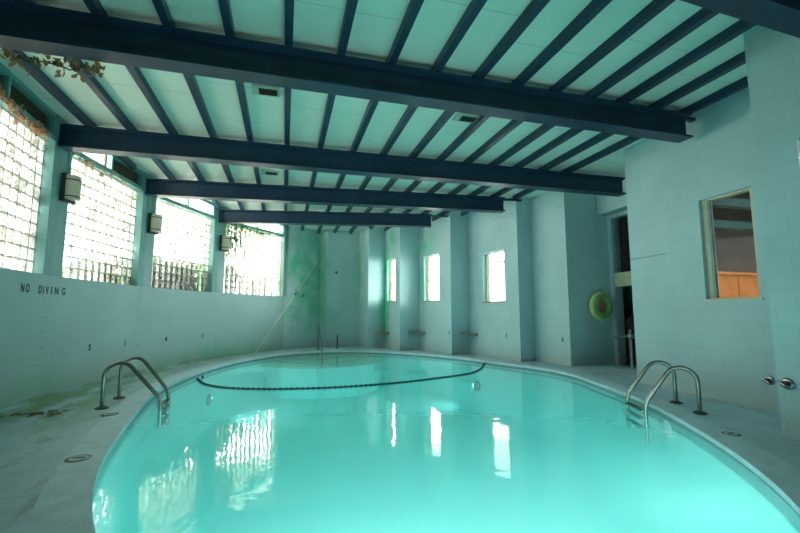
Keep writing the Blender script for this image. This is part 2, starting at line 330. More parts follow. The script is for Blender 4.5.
# ================================================================== STRUCTURE
# walls run so that the room lies to the right of a->b (x along, room normal = (t.y,-t.x))
def wall_face(mb, a, b, z0, z1, holes=(), u0=0.0, depth=.22, thick=.26, skip_back=False):
    a = Vector(a); b = Vector(b); L = (b-a).length; t = (b-a)/L; nrm = Vector((t.y, -t.x))
    xs = sorted({0, L, *[h[0] for h in holes], *[h[1] for h in holes]}); zs = sorted({z0, z1, *[h[2] for h in holes], *[h[3] for h in holes]})
    P = lambda s, z, o=0: (a.x+t.x*s-nrm.x*o, a.y+t.y*s-nrm.y*o, z)
    for x0, x1 in zip(xs, xs[1:]):
        for za, zb in zip(zs, zs[1:]):
            if any(h[0] <= x0 and x1 <= h[1] and h[2] <= za and zb <= h[3] for h in holes): continue
            uv = [(u0+x0, za), (u0+x1, za), (u0+x1, zb), (u0+x0, zb)]
            mb.face([P(x0, za), P(x1, za), P(x1, zb), P(x0, zb)], uv)
            if not skip_back: mb.face([P(x1, za, thick), P(x0, za, thick), P(x0, zb, thick), P(x1, zb, thick)], [uv[1], uv[0], uv[3], uv[2]])
    for h in holes:
        x0, x1, za, zb = h
        mb.face([P(x0, za), P(x0, zb), P(x0, zb, thick), P(x0, za, thick)]); mb.face([P(x1, za), P(x1, za, thick), P(x1, zb, thick), P(x1, zb)])
        mb.face([P(x0, za), P(x0, za, thick), P(x1, za, thick), P(x1, za)]); mb.face([P(x0, zb), P(x1, zb), P(x1, zb, thick), P(x0, zb, thick)])
    if not skip_back:
        mb.face([P(0, z1), P(L, z1), P(L, z1, thick), P(0, z1, thick)])
# ---- floor deck with the pool cut out, coping, basin
def ring_fill(outer, inner, z, name, m):
    bm = bmesh.new(); es = []
    for loop in (outer, inner):
        vs = [bm.verts.new((p[0], p[1], z)) for p in loop]
        es += [bm.edges.new((vs[i], vs[(i+1) % len(vs)])) for i in range(len(vs))]
    bmesh.ops.triangle_fill(bm, use_beauty=True, edges=es)
    for f in bm.faces:
        if f.normal.z < 0: f.normal_flip()
    me = bpy.data.meshes.new(name); bm.to_mesh(me); bm.free(); me.materials.append(MT[m]); o = bpy.data.objects.new(name, me); COL.objects.link(o); return o
COPE = offset(POOL, .32)
struct(ring_fill([(-4.6, -2.6), (11, -2.6), (11, 19), (-4.6, 19)], COPE, 0.0, 'floor', 'deck'))
def loops_mesh(loops, name, m, close=None, mis=None):
    mb = MB()
    for k, (a, b) in enumerate(zip(loops, loops[1:])):
        n = len(a)
        for i in range(n): mb.face([a[i], a[(i+1) % n], b[(i+1) % n], b[i]], mi=mis[k] if mis else 0)
    if close is not None: mb.face(loops[close])
    return mb
def L3(loop, z): return [(p.x, p.y, z) for p in loop]
mb = loops_mesh([L3(COPE, -.12), L3(COPE, .004), L3(offset(POOL, .02), .012), L3(offset(POOL, -.012), .002), L3(offset(POOL, -.012), -.045), L3(POOL, -.05)], 'c', 'coping')
struct(mb.build('trim_1', 'coping', smooth=True))
zf = -1.95
def LB(loop, dz=0.0): return [(p.x, p.y, -1.0-.055*(17-p.y)+dz) for p in loop]
mb = loops_mesh([L3(offset(POOL, .12), -.05), L3(POOL, -.05), L3(POOL, -.2), LB(offset(POOL, -.02), .35), LB(offset(POOL, -.25), .05), LB(offset(POOL, -.45))], 'b', 'basin', None, [1, 1, 0, 0, 0])
mb.face(LB(offset(POOL, -.45)))
struct(mb.build('pool_basin', ['basin', 'tile'], smooth=True), 'pale aqua painted basin of the oval pool', 'pool')
# steps at the far end
SC0 = Vector((1.25, 15.2))
for k, (r, zt) in enumerate([(.85, -.17), (1.5, -.22), (2.15, -.28)]):
    poly = []
    for i in range(64):
        a = 2*PI*i/64; p = SC0+Vector((math.cos(a), math.sin(a)))*r
        if not inside(p, POOL):
            q = min(POOL, key=lambda w: (w-p).length); p = q+(SC0-q).normalized()*0.0
        if not poly or (p-poly[-1]).length > .01: poly.append(p)
    mb = MB(); n = len(poly)
    for i in range(n):
        a, b = poly[i], poly[(i+1) % n]
        mb.face([(a.x, a.y, -1.2), (b.x, b.y, -1.2), (b.x, b.y, zt-.03), (a.x, a.y, zt-.03)], mi=2)
        mb.face([(a.x, a.y, zt-.03), (b.x, b.y, zt-.03), (b.x, b.y, zt), (a.x, a.y, zt)], mi=1)
    mb.face([(p.x, p.y, zt) for p in poly], mi=0)
    struct(mb.build('pool_step', ['step', 'stepedge', 'basin']), ['topmost submerged curved step at the far end of the pool', 'middle submerged curved step at the far end of the pool', 'lowest and widest submerged curved step of the pool'][k], 'step')
# water body
W = offset(POOL, .004); zw = -.08
mb = MB(); mb.face(L3(W, zw)); mb.face(L3(W, zf-.1)[::-1]); n = len(W)
for i in range(n): mb.face([(W[i].x, W[i].y, zf-.1), (W[(i+1) % n].x, W[(i+1) % n].y, zf-.1), (W[(i+1) % n].x, W[(i+1) % n].y, zw), (W[i].x, W[i].y, zw)])
tag(mb.build('pool_water', 'water'), 'still turquoise water filling the oval pool', 'water', None, 'stuff')
# outside ground
mb = MB(); mb.box((3, 8, -2.0), (90, 90, .1)); struct(mb.build('ground', 'ground'), 'paving outside the building', 'ground')
# ---- left side: low wall, posts, glass-block windows
REC = .14
mb = MB(); u = 0
for a, b in zip(V, V[1:]):
    L = (Vector(b)-Vector(a)).length; a2, b2 = Vector(a), Vector(b)
    # room lies to the right when walking a->b (towards +Y on the left side)
    wall_face(mb, a, b, 0, SILL, u0=u); u += L
wall_left = struct(mb.build('wall_left', 'low_wall'))
mb = MB(); wall_face(mb, V[0], V[1], SILL, CEIL); wall_face(mb, V[1], V[2], SILL, CEIL); struct(mb.build('wall_left_near', 'low_wall'))
mb = MB()
a, b = RW[0], RW[1]
wall_face(mb, a, b, 0, CEIL); struct(mb.build('wall_far', 'wall_algae'))
PW = .52
for k, p in enumerate(V[1:]):
    i = k+1; p = Vector(p); t0 = (p-Vector(V[i-1])).normalized(); t1 = ((Vector(V[i+1]) if i+1 < len(V) else Vector(RW[1]))-p).normalized()
    n0 = Vector((t0.y, -t0.x)); n1 = Vector((t1.y, -t1.x)); h = PW/2 if i < 6 else .1
    nb = (n0+n1).normalized()
    fr = [p-t0*h, p, p+t1*(PW/2 if i < 6 else .1)]
    bk = [p+t1*(PW/2 if i < 6 else .1)-n1*.3, p-nb*.3, p-t0*h-n0*.3]
    mb = MB(); mb.prism(fr+bk, SILL, CEIL); struct(mb.build('trim_%d' % (k+2), 'teal'))
def sub_box(mb, a, t, nrm, s0, s1, o0, o1, z0, z1, mi=0):
    """box on a wall: along s0..s1, offset o0..o1 into the room, z0..z1"""
    q = [a+t*s0+nrm*o0, a+t*s1+nrm*o0, a+t*s1+nrm*o1, a+t*s0+nrm*o1]; mb.prism(q, z0, z1, mi)
GW = ['window of glass blocks nearest the camera, behind the left frame edge', 'nearest fully bright glass block window above the NO DIVING lettering', 'second glass block window from the left, between two sconces', 'third glass block window with green lower rows', 'farthest glass block window with green ivy at its top left corner']
for k in range(2, 6):
    a = Vector(V[k]); b = Vector(V[k+1]); L = (b-a).length; t = (b-a)/L; nrm = Vector((t.y, -t.x))
    s0 = PW/2 if k else .1; s1 = L-(PW/2 if k < 5 else .1)
    w = empty('window_%d' % (k+1), (a.x+t.x*L/2, a.y+t.y*L/2, SILL)); struct(w)
    nx = round((s1-s0)/.205); nz = 11; bw = (s1-s0)/nx; bh = (BTOP-SILL)/nz; g = .006
    mb = MB()
    for i in range(nx):
        for j in range(nz):
            x0, x1 = s0+i*bw+g, s0+(i+1)*bw-g; z0, z1 = SILL+j*bh+g, SILL+(j+1)*bh-g
            P = lambda s, o, z: (a.x+t.x*s+nrm.x*o, a.y+t.y*s+nrm.y*o, z)
            e = .018
            F0 = [P(x0, -REC-.012, z0), P(x1, -REC-.012, z0), P(x1, -REC-.012, z1), P(x0, -REC-.012, z1)]
            F1 = [P(x0+e, -REC, z0+e), P(x1-e, -REC, z0+e), P(x1-e, -REC, z1-e), P(x0+e, -REC, z1-e)]
            U0 = [(i+.02, j+.02), (i+.98, j+.02), (i+.98, j+.98), (i+.02, j+.98)]; U1 = [(i+.1, j+.1), (i+.9, j+.1), (i+.9, j+.9), (i+.1, j+.9)]
            mb.face(F1, U1)
            for q in range(4): mb.face([F0[q], F0[(q+1) % 4], F1[(q+1) % 4], F1[q]], [U0[q], U0[(q+1) % 4], U1[(q+1) % 4], U1[q]])
    mb.build('glass_blocks', 'gblock_dim_dirty' if k == 2 else 'gblock_mid' if k == 3 else 'gblock', w)
    mb = MB()
    for i in range(nx+1): sub_box(mb, a, t, nrm, s0+i*bw-g, s0+i*bw+g, -REC-.08, -REC-.006, SILL, BTOP)
    for j in range(nz+1): sub_box(mb, a, t, nrm, s0, s1, -REC-.08, -REC-.0065, SILL+j*bh-g, SILL+j*bh+g)
    mb.build('mortar_grid', 'mortar', w)
    # teal transom frame with two panes above
    mb = MB(); f = .05
    sub_box(mb, a, t, nrm, s0, s1, -.16, .0, BTOP+g, BTOP+.1)
    sub_box(mb, a, t, nrm, s0, s1, -.13, -.02, CEIL-.07, CEIL)
    for s in (s0+f/2, (s0+s1)/2, s1-f/2): sub_box(mb, a, t, nrm, s-f/2, s+f/2, -.13, -.025, BTOP+.1, CEIL-.07)
    mb.build('transom_frame', 'teal', w)
    for q in range(2):
        m0 = s0+f if q == 0 else (s0+s1)/2+f/2; m1 = (s0+s1)/2-f/2 if q == 0 else s1-f
        mb = MB(); sub_box(mb, a, t, nrm, m0, m1, -.085, -.075, BTOP+.1, CEIL-.07); mb.build('transom_pane', 'darkpane', w)
    if True:
        c, _, _ = frame_on(a, b, (s0+s1)/2, (SILL+BTOP)/2+.2, -.4); tgt, _, _ = frame_on(a, b, (s0+s1)/2, (SILL+BTOP)/2+.2, 1)
        area('daylight_portal', c, tgt, s1-s0+.1, 2.75, 1, portal=True)
# dark boards added outside the nearest transoms to darken their panes
for k, s0, s1 in ((2, .26, 2.9), (3, 1.5, 2.74)):
    a = Vector(V[k]); b = Vector(V[k+1]); t = (b-a).normalized(); nrm = Vector((t.y, -t.x)); mb = MB(); sub_box(mb, a, t, nrm, s0, s1, -.21, -.17, BTOP+.05, CEIL-.005); struct(mb.build('trim_%d' % (28+k), 'stem'))
# open joint marks on the low wall under the posts
mb = MB(); rnd = random.Random(3)
for k, zs in ((3, (1.27, 1.02, .78, .5, .3)), (4, (1.4, 1.1, .86, .6)), (5, (1.45, 1.0, .7)), (2, (1.3, 1.0, .6))):
    p = Vector(V[k]); a, b = Vector(V[k-1]), Vector(V[k]); t = (b-a).normalized(); nrm = Vector((t.y, -t.x)); L = (b-a).length
    for z in zs:
        w_ = rnd.uniform(.12, .22); sub_box(mb, a, t, nrm, L-.05-w_, L-.02, -.01, .003, z, z+.012)
mb.build('open_joints', 'crack', wall_left)
# ---- right side stepped walls
HOLES = {4: [], 5: [(.18, .945, 1.81, 3.42)], 7: [(.375, 1.49, 1.79, 3.42)], 9: [(.765, 1.86, 1.70, 3.24)], 17: [(.70, 1.545, 1.57, 3.2)], 19: [(.42, 1.9, 1.2, 3.22)]}
parts = [('wall_right', range(1, 6), 'wall_algae'), ('wall_right_middle', range(6, 12), 'wall'), ('wall_right_recess', range(12, 14), 'wall'), ('wall_right_near', range(14, 20), 'wall')]
for nm, rg, m in parts:
    mb = MB(); u = 0
    for i in rg:
        a, b = RW[i], RW[i+1]; L = (Vector(b)-Vector(a)).length
        h = HOLES.get(i, [])
        if i == 13: h = [(.12, 1.15, 0.0, 3.97)]
        wall_face(mb, a, b, 0, CEIL, h, u0=u, thick=.28 if i != 9 else .3, skip_back=i < 14)
        u += L
    m_ = 'wall_algae' if nm == 'wall_right_middle' else m
    struct(mb.build(nm, m_))
mb = MB(); wall_face(mb, RW[-1], V[0], 0, CEIL); struct(mb.build('wall_back', 'wall'))
# bulkhead over the recess
mb = MB(); mb.prism([(8.2, 6.95), (8.58, 6.95), (8.5, 9.49), (8.2, 9.465)], 4.02, CEIL); struct(mb.build('trim_9', 'wall'))
# ceiling
mb = MB(); mb.box((3.3, 8, CEIL+.06), (17, 24, .12)); struct(mb.build('ceiling', 'ceiling'))
# right windows: tan frame, sash bars, glass
def side_window(num, i, h, frame_m, rail=None, inset=.16, ftk=.035, mull=None, pane='pane', fz=.02):
    a, b = Vector(RW[i]), Vector(RW[i+1]); t = (b-a).normalized(); nrm = Vector((t.y, -t.x)); x0, x1, z0, z1 = h
    c = a+t*(x0+x1)/2; w = struct(empty('window_%d' % num, (c.x, c.y, z0)))
    mb = MB()
    for s in ((x0, x0+ftk), (x1-ftk, x1)): sub_box(mb, a, t, nrm, *s, -inset-.05, -inset+.03, z0, z1)
    for z in ((z0, z0+fz), (z1-fz, z1)): sub_box(mb, a, t, nrm, x0+ftk, x1-ftk, -inset-.05, -inset+.03, *z)
    mb.build('window_frame', frame_m, w)
    mb = MB(); sub_box(mb, a, t, nrm, x0-.03, x1+.03, -inset, .025, z0-.035, z0); mb.build('window_sill', frame_m, w)
    if rail:
        mb = MB(); sub_box(mb, a, t, nrm, x0+ftk, x1-ftk, -inset-.03, -inset+.01, rail-.015, rail+.015); mb.build('meeting_rail', frame_m, w)
    if mull:
        mb = MB(); sub_box(mb, a, t, nrm, x0+ftk, x0+ftk+mull, -inset-.02, -inset+.02, z0+fz, z1-fz); mb.build('sash_stile', 'sash', w)
    mb = MB(); sub_box(mb, a, t, nrm, x0+ftk, x1-ftk, -inset-.012, -inset-.004, z0+fz, z1-fz); mb.build('window_pane', pane, w)
    return a, b, t, nrm
for num, i, rail in ((7, 5, 2.5), (8, 7, 2.53), (9, 9, None)):
    a, b, t, nrm = side_window(num, i, HOLES[i][0], 'tan', rail); h = HOLES[i][0]
    c, _, _ = frame_on(a, b, (h[0]+h[1])/2, (h[2]+h[3])/2, -.45); tgt, _, _ = frame_on(a, b, (h[0]+h[1])/2, (h[2]+h[3])/2, 1)
    area('daylight_portal', c, tgt, 1.5, 2.0, 1, portal=True)
side_window(10, 17, HOLES[17][0], 'cream', None, .1, .08, .035, 'darkpane')
side_window(11, 19, HOLES[19][0], 'cream', None, .1, .09, None, 'darkpane')
# room behind the near windows and the door
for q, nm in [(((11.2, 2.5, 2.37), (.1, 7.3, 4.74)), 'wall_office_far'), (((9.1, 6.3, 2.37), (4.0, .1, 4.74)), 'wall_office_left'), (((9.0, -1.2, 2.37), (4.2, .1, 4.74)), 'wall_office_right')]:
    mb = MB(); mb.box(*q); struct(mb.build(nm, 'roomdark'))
mb = MB(); mb.box((9.0, 6.1, 1.04), (3.8, .12, 2.08)); mb.box((9.0, 6.08, 2.1), (3.8, .2, .05))
for k in range(7): mb.box((7.3+k*.55, 6.035, 1.04), (.03, .02, 2.0))
tag(mb.build('wood_counter', 'wood'), 'orange wood panelled counter seen through the near right window', 'counter')
for k in range(3):
    mb = MB(); mb.box((8.9, 5.9-k*.45, 3.0+k*.28), (4.2, .16, .14)); struct(mb.build('trim_%d' % (20+k), 'roomteal'))
mb = MB(); mb.box((10.6, 8.75, 2.37), (.1, 4.85, 4.74)); mb.box((8.62, 10.3, 2.37), (.1, 1.5, 4.74)); mb.box((9.7, 11.0, 2.37), (2.2, .1, 4.74)); struct(mb.build('wall_hall', 'roomgreen'))
r = empty('office_fill', (8.7, 3.9, 4.4)); tag(r, 'added ceiling light brightening the office behind the near right window', 'lamp')  # invented light source, brightens the wood counter
mb = MB(); mb.lathe([(.2, .3), (.22, .06), (.2, 0)], (8.7, 3.9, 4.4)); mb.build('housing', 'vent', r, smooth=True)
ol = bpy.data.lights.new('office_fill_light', 'SPOT'); ol.energy = 260; ol.color = (1, .8, .55); ol.spot_size = 1.0; ol.shadow_soft_size = .15; oo = bpy.data.objects.new('office_fill_light', ol); COL.objects.link(oo); oo.location = (8.7, 3.9, 4.3); oo.rotation_euler = (Vector((8.9, 6.1, 1.2))-Vector((8.7, 3.9, 4.3))).to_track_quat('-Z', 'Y').to_euler()
# ---- doorway in the recess
A = Vector(RW[13]); B = Vector(RW[14]); t = (B-A).normalized(); nrm = Vector((t.y, -t.x))
dr = struct(empty('door_1', (A.x+t.x*.6, A.y+t.y*.6, 0)))
mb = MB(); 
for s in ((.12, .17), (1.1, 1.15)): sub_box(mb, A, t, nrm, *s, -.2, .012, 0, 3.97)
sub_box(mb, A, t, nrm, .17, 1.1, -.2, .012, 3.92, 3.97); mb.build('door_frame', 'frameblue', dr)
mb = MB(); sub_box(mb, A, t, nrm, .17, 1.1, -.2, .0, 2.05, 2.42); mb.build('lintel', 'lintel', dr)
mb = MB(); sub_box(mb, A, t, nrm, .17, 1.1, -.1, -.09, 2.42, 3.92); mb.build('transom_pane', 'darkpane', dr)
mb = MB(); sub_box(mb, A, t, nrm, .17, 1.1, -.27, -.25, 2.42, 3.95); mb.build('dark_backing', 'roomdark', dr)  # added dark sheet so the transom glass reads dark
# dark stair flank behind the doorway
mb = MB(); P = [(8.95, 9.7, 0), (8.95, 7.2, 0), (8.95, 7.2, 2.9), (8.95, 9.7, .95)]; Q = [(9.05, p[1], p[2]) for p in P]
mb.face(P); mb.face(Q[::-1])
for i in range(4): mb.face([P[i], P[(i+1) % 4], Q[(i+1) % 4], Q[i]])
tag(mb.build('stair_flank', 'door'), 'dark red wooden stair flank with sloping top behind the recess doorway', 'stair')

# ================================================================== ROOF STEEL
def clip_line(p, q, poly=ROOM, n=900):
    p, q = Vector(p), Vector(q); ins = [inside(p+(q-p)*(i/n), poly) for i in range(n+1)]; runs = []; i = 0
    while i <= n:
        if ins[i]:
            j = i
            while j < n and ins[j+1]: j += 1
            runs.append((p+(q-p)*(i/n), p+(q-p)*(j/n))); i = j+1
        else: i += 1
    return runs
BEAMS = [((-3.6, 2.12), (5.6, 2.62), 'closest dark blue roof beam, cut by the top right corner of the frame', None), ((-3.9, 5.0), (6.9, 5.09), 'dark blue roof beam nearest the camera with dry vine at its left end', (6.37, 5.09)),
         ((-4.1, 8.27), (7.9, 8.09), 'second full width dark blue roof beam from the camera', None), ((-3.6, 11.23), (6.5, 10.37), 'third dark blue roof beam from the camera, ending near the tall right window', (5.95, 10.42)),
         ((-2.4, 14.14), (5.3, 12.78), 'farthest and shortest dark blue roof beam', (4.62, 12.86))]
ZB = 4.21
for (p, q, lab, cut) in BEAMS:
    p, q = clip_line(p, q)[0]; qw = q.copy()
    if cut: q = q-(q-p).normalized()*max(0, ((q-p).length-(Vector(cut)-p).length))
    p3 = Vector((p.x, p.y, ZB)); tt = (q-p).normalized(); L = (q-p).length; nn = Vector((-tt.y, tt.x)); hw = .13
    prof = [(0, 0), (2*hw, 0), (2*hw, .03), (hw+.012, .05), (hw+.012, PURL-ZB-.05), (2*hw, PURL-ZB-.03), (2*hw, PURL-ZB-.002), (0, PURL-ZB-.002), (0, PURL-ZB-.03), (hw-.012, PURL-ZB-.05), (hw-.012, .05), (0, .03)]
    mb = MB(); E0 = [(p.x+nn.x*o, p.y+nn.y*o, ZB+z) for o, z in prof]; E1 = [(q.x+nn.x*o, q.y+nn.y*o, ZB+z) for o, z in prof]
    mb.face(E0[::-1]); mb.face(E1)
    for i in range(12): mb.face([E0[i], E0[(i+1) % 12], E1[(i+1) % 12], E1[i]])
    r = empty('roof_beam', (p.x, p.y, ZB)); tag(r, lab, 'beam', 'navy steel beams carrying the roof')
    mb.build('girder', 'beam', r)
    if (qw-q).length > .03:
        c = (qw+q)/2; mb = MB(); mb.box((c.x+nn.x*hw, c.y+nn.y*hw, PURL-.04), ((qw-q).length, .08, .05), math.atan2(tt.y, tt.x)); mb.build('bearing_stub', 'beam', r)
    mb = MB(); mb.box((p.x+nn.x*hw+tt.x*.012, p.y+nn.y*hw+tt.y*.012, ZB+.2), (.02, .26, .38), math.atan2(tt.y, tt.x)); mb.build('end_plate', 'beam', r)
ORD = ['first', 'second', 'third', 'fourth', 'fifth', 'sixth', 'seventh', 'eighth', 'ninth', 'tenth', 'eleventh', 'twelfth', 'thirteenth', 'fourteenth', 'fifteenth', 'sixteenth']
PX = [-3.43, -2.78, -2.09, -1.39, -.72, -.04, .61, 1.28, 1.92, 2.56, 3.19, 3.83, 4.46, 5.06, 5.72, 6.36]
for k, x in enumerate(PX):
    runs = [r for r in clip_line((x, -2.2), (x, 18)) if (r[1]-r[0]).length > .4]
    y0, y1 = runs[0][0].y, runs[-1][1].y
    mb = MB(); mb.box((x, (y0+y1)/2, (PURL+CEIL)/2-.001), (.095, y1-y0-.02, CEIL-PURL)); tag(mb.build('roof_purlin', 'beam'), 'dark blue roof purlin, %s counted from the glass block side' % ORD[k], 'purlin', 'navy purlins under the roof panels')
# ceiling vents
def vent(x, y, lab):
    r = empty('ceiling_vent', (x, y, CEIL)); tag(r, lab, 'vent', 'small vents in the roof panels')
    mb = MB(); mb.box((x, y, CEIL-.02), (.4, .26, .04)); mb.build('vent_frame', 'vent', r, bevel=.006)
    mb = MB(); mb.box((x+.03, y-.02, CEIL-.047), (.27, .15, .02)); 
    for q in range(3): mb.box((x+.03, y-.07+q*.05, CEIL-.06), (.25, .012, .02), R=Matrix.Rotation(.5, 3, 'X'))
    mb.build('vent_grille', 'ventdark', r)
vent(-.36, 6.4, 'dark ceiling vent just behind the nearest full beam, left of centre')
vent(2.95, 6.42, 'dark ceiling vent just behind the nearest full beam, right of centre')
vent(-.42, 10.3, 'small ceiling vent between the second and third beams, left one')
vent(2.64, 9.2, 'small ceiling vent between the second and third beams, right one')

# ================================================================== WALL THINGS
def sconce(k, s, lab):
    a, b = V[k], V[k+1]; r = on_wall('wall_sconce', a, b, s, 3.33); tag(r, lab, 'lamp', 'sconces on the teal posts')
    def put(mb, name, m, **kw): o = mb.build(name, m, None, **kw); o.parent = r; return o
    mb = MB(); mb.box((0, -.04, .22), (.3, .08, .5)); put(mb, 'back_plate', 'lampback', bevel=.01)
    mb = MB(); poly = [(-.13, -.08)]+[(.13*math.cos(PI+PI*q/12), -.1-.13*math.sin(PI*q/12)) for q in range(13)]+[(.13, -.08)]
    mb.prism(poly, .02, .42); put(mb, 'shade', 'lampshade', smooth=True)
    for z in (.06, .36):
        mb = MB(); mb.prism([(x*1.06, -.08+(y+.08)*1.05) for x, y in poly], z, z+.02); put(mb, 'band', 'lampback')
    mb = MB(); mb.prism([(x*.96, -.08+(y+.08)*.96) for x, y in poly], .42, .45); put(mb, 'cap', 'lampshade')
    mb = MB(); mb.tube([(0, -.012, .45), (0, -.012, .95)], .01, 6); put(mb, 'conduit', 'teal')
sconce(3, .17, 'cream wall sconce nearest the camera, on the first teal post')
sconce(4, .16, 'cream wall sconce on the second teal post, middle of three')
sconce(5, .17, 'cream wall sconce farthest away, beside the ivy covered window')
# lettering
def letter_mesh(ch, size, m, name, bold=.0):
    cu = bpy.data.curves.new(name, 'FONT'); cu.body = ch; cu.size = size; cu.extrude = .0015; cu.offset = bold; cu.align_x = 'CENTER'
    o = bpy.data.objects.new(name, cu); COL.objects.link(o); dg = bpy.context.evaluated_depsgraph_get(); me = bpy.data.meshes.new_from_object(o.evaluated_get(dg))
    COL.objects.unlink(o); bpy.data.objects.remove(o); me.materials.clear(); me.materials.append(MT[m]); return me
def put_letter(ch, a, b, s, z, size, m, name, parent=None, bold=.0, sx=1.0):
    o = bpy.data.objects.new(name, letter_mesh(ch, size, m, name, bold)); COL.objects.link(o)
    p, t, nrm = frame_on(a, b, s, z, .004); R = Matrix((Vector((t.x, t.y, 0)), Vector((0, 0, 1)), Vector((nrm.x, nrm.y, 0)))).transposed().to_4x4()
    R = R @ Matrix.Diagonal((sx, 1, 1, 1)); R.translation = p
    if parent: o.parent = parent; o.matrix_parent_inverse = parent.matrix_basis.inverted()
    o.matrix_basis = R
    return o
LW = (Vector(V[3])-Vector(V[2])).length
p, _, _ = frame_on(V[2], V[3], 2.9, 1.68, .004)
nd = tag(empty('no_diving_lettering', p), 'black stencilled NO DIVING lettering on the left wall under the windows', 'lettering')
for ch, s in zip('NODIVING', (2.33, 2.47, 2.84, 2.95, 3.07, 3.21, 3.33, 3.5)):
    if s < LW-.02: put_letter(ch, V[2], V[3], s, 1.67, .18, 'black', 'letter', nd, .004, .72)
    else: put_letter(ch, V[3], V[4], s-LW-.015, 1.67, .18, 'black', 'letter', nd, .004, .72)
for ch, k, s, lab in (('5', 3, 1.18, 'black depth number 5 nearest the camera, low on the left wall'), ('5', 3, 2.4, 'faded depth number 5 second along the left wall, above the left ladder'), ('4', 4, .9, 'black depth number 4 third along the left wall'), ('4', 4, 2.42, 'faint depth number 4 fourth and farthest along the left wall')):
    tag(put_letter(ch, V[k], V[k+1], s, .63, .16, 'black' if s in (1.18, .9) else 'mark', 'depth_number', None, .006), lab, 'number', 'painted depth numbers')
for ch, i, s, z, lab in (('4', 7, 2.12, .66, 'small depth number on the pillar edge between the two left corner benches'), ('5', 9, 1.88, .64, 'faded depth number 5 below the tall right window'), ('6', 11, 1.07, .61, 'faded depth number 6 on the wall before the dark recess')):
    tag(put_letter(ch, RW[i], RW[i+1], s, z, .16, 'mark', 'depth_number', None, .006), lab, 'number', 'painted depth numbers')
mb = MB(); a, b = Vector(RW[15]), Vector(RW[16]); t = (b-a).normalized(); sub_box(mb, a, t, Vector((t.y, -t.x)), .01, (b-a).length-.01, -.01, .004, 2.42, 2.435); struct(mb.build('trim_11', 'crack'))
# toothed joint marks either side of the recess corner
mb = MB()
for q in range(10):
    z = .5+q*.4
    for (i, s) in ((11, 1.331-.18), (12, .17)):
        a, b = Vector(RW[i]), Vector(RW[i+1]); t = (b-a).normalized(); nrm = Vector((t.y, -t.x)); sub_box(mb, a, t, nrm, s-.008, s+.008, -.01, .003, z+(.0 if i == 11 else .1), z+.2+(.0 if i == 11 else .1))
struct(mb.build('trim_10', simple('pale_joint', (.4, .52, .52), .8)))
# corner benches
for (i, sz, z, lab) in ((9, .46, .62, 'slate corner bench right, under the tall window'), (7, .5, .6, 'slate corner bench in the middle, between two narrow windows'), (5, .5, .56, 'slate corner bench farthest left, below the narrowest window')):
    c = Vector(RW[i]); tr = (Vector(RW[i+1])-c).normalized(); tl = (Vector(RW[i-1])-c).normalized()
    p = c+(tr+tl)*.012
    mb = MB(); mb.prism([p, p+tr*sz, p+tr*sz*.8+tl*sz*.45, p+tr*sz*.45+tl*sz*.8, p+tl*sz], z, z+.07); tag(mb.build('corner_bench', 'bench', bevel=.01), lab, 'bench', 'slate corner benches')
# life ring hung on the recess wall
a, b = RW[12], RW[13]
r = on_wall('life_ring', a, b, .98, 1.53); tag(r, 'yellow green life ring hung on the dark recess wall', 'life ring')
def torus(R0, r0, cy_, n=40, m=12, a0=0, a1=2*PI):
    mb = MB(); P = []
    k = n if a1-a0 > 6.2 else max(4, int(n*(a1-a0)/(2*PI)))
    for i in range(k+1):
        u = a0+(a1-a0)*i/k
        P.append([((R0+r0*math.cos(2*PI*j/m))*math.cos(u), cy_+r0*.8*math.sin(2*PI*j/m), (R0+r0*math.cos(2*PI*j/m))*math.sin(u)) for j in range(m)])
    for A_, B_ in zip(P, P[1:]):
        for j in range(m): mb.face([A_[j], A_[(j+1) % m], B_[(j+1) % m], B_[j]])
    return mb
o = torus(.25, .1, -.125).build('ring_body', 'ringgreen', None, smooth=True); o.parent = r
o = torus(.315, .075, -.11).build('outer_rim', 'ringyellow', None, smooth=True); o.parent = r
mb = MB()
for q in range(3): mb.tube([((.07+.02*q)*math.cos(2*PI*i/20), -.05-.03*q, (.13+.02*q)*math.sin(2*PI*i/20)) for i in range(21)], .018, 8)
o = mb.build('rope_coil', 'ringorange', None, smooth=True); o.parent = r
mb = MB(); mb.tube([(0, 0, .33), (0, -.12, .33), (0, -.14, .42)], .012, 8); o = mb.build('hook', 'darkmetal', None); o.parent = r
# hand rail arm by the doorway
r = empty('grab_rail', (8.2, 8.55, 0)); tag(r, 'grey metal grab rail on a post beside the recess doorway', 'rail')
mb = MB(); mb.tube([(8.2, 8.55, 0), (8.2, 8.55, .95)], .03, 10); mb.build('post', 'sash', r, smooth=True)
mb = MB(); mb.lathe([(.05, -.06), (.08, -.04), (.08, .04), (.05, .06)], (8.2, 8.55, .79)); mb.build('hub', 'chrome', r, smooth=True)
mb = MB(); mb.tube([(8.2, 8.55, .78), (7.8, 8.6, .77), (7.68, 8.6, .76)], .022, 8); mb.build('arm', 'sash', r, smooth=True)
mb = MB(); mb.tube([(8.2, 8.55, .78), (8.35, 8.3, .68), (8.4, 8.1, .62)], .022, 8); mb.build('arm', 'sash', r, smooth=True)
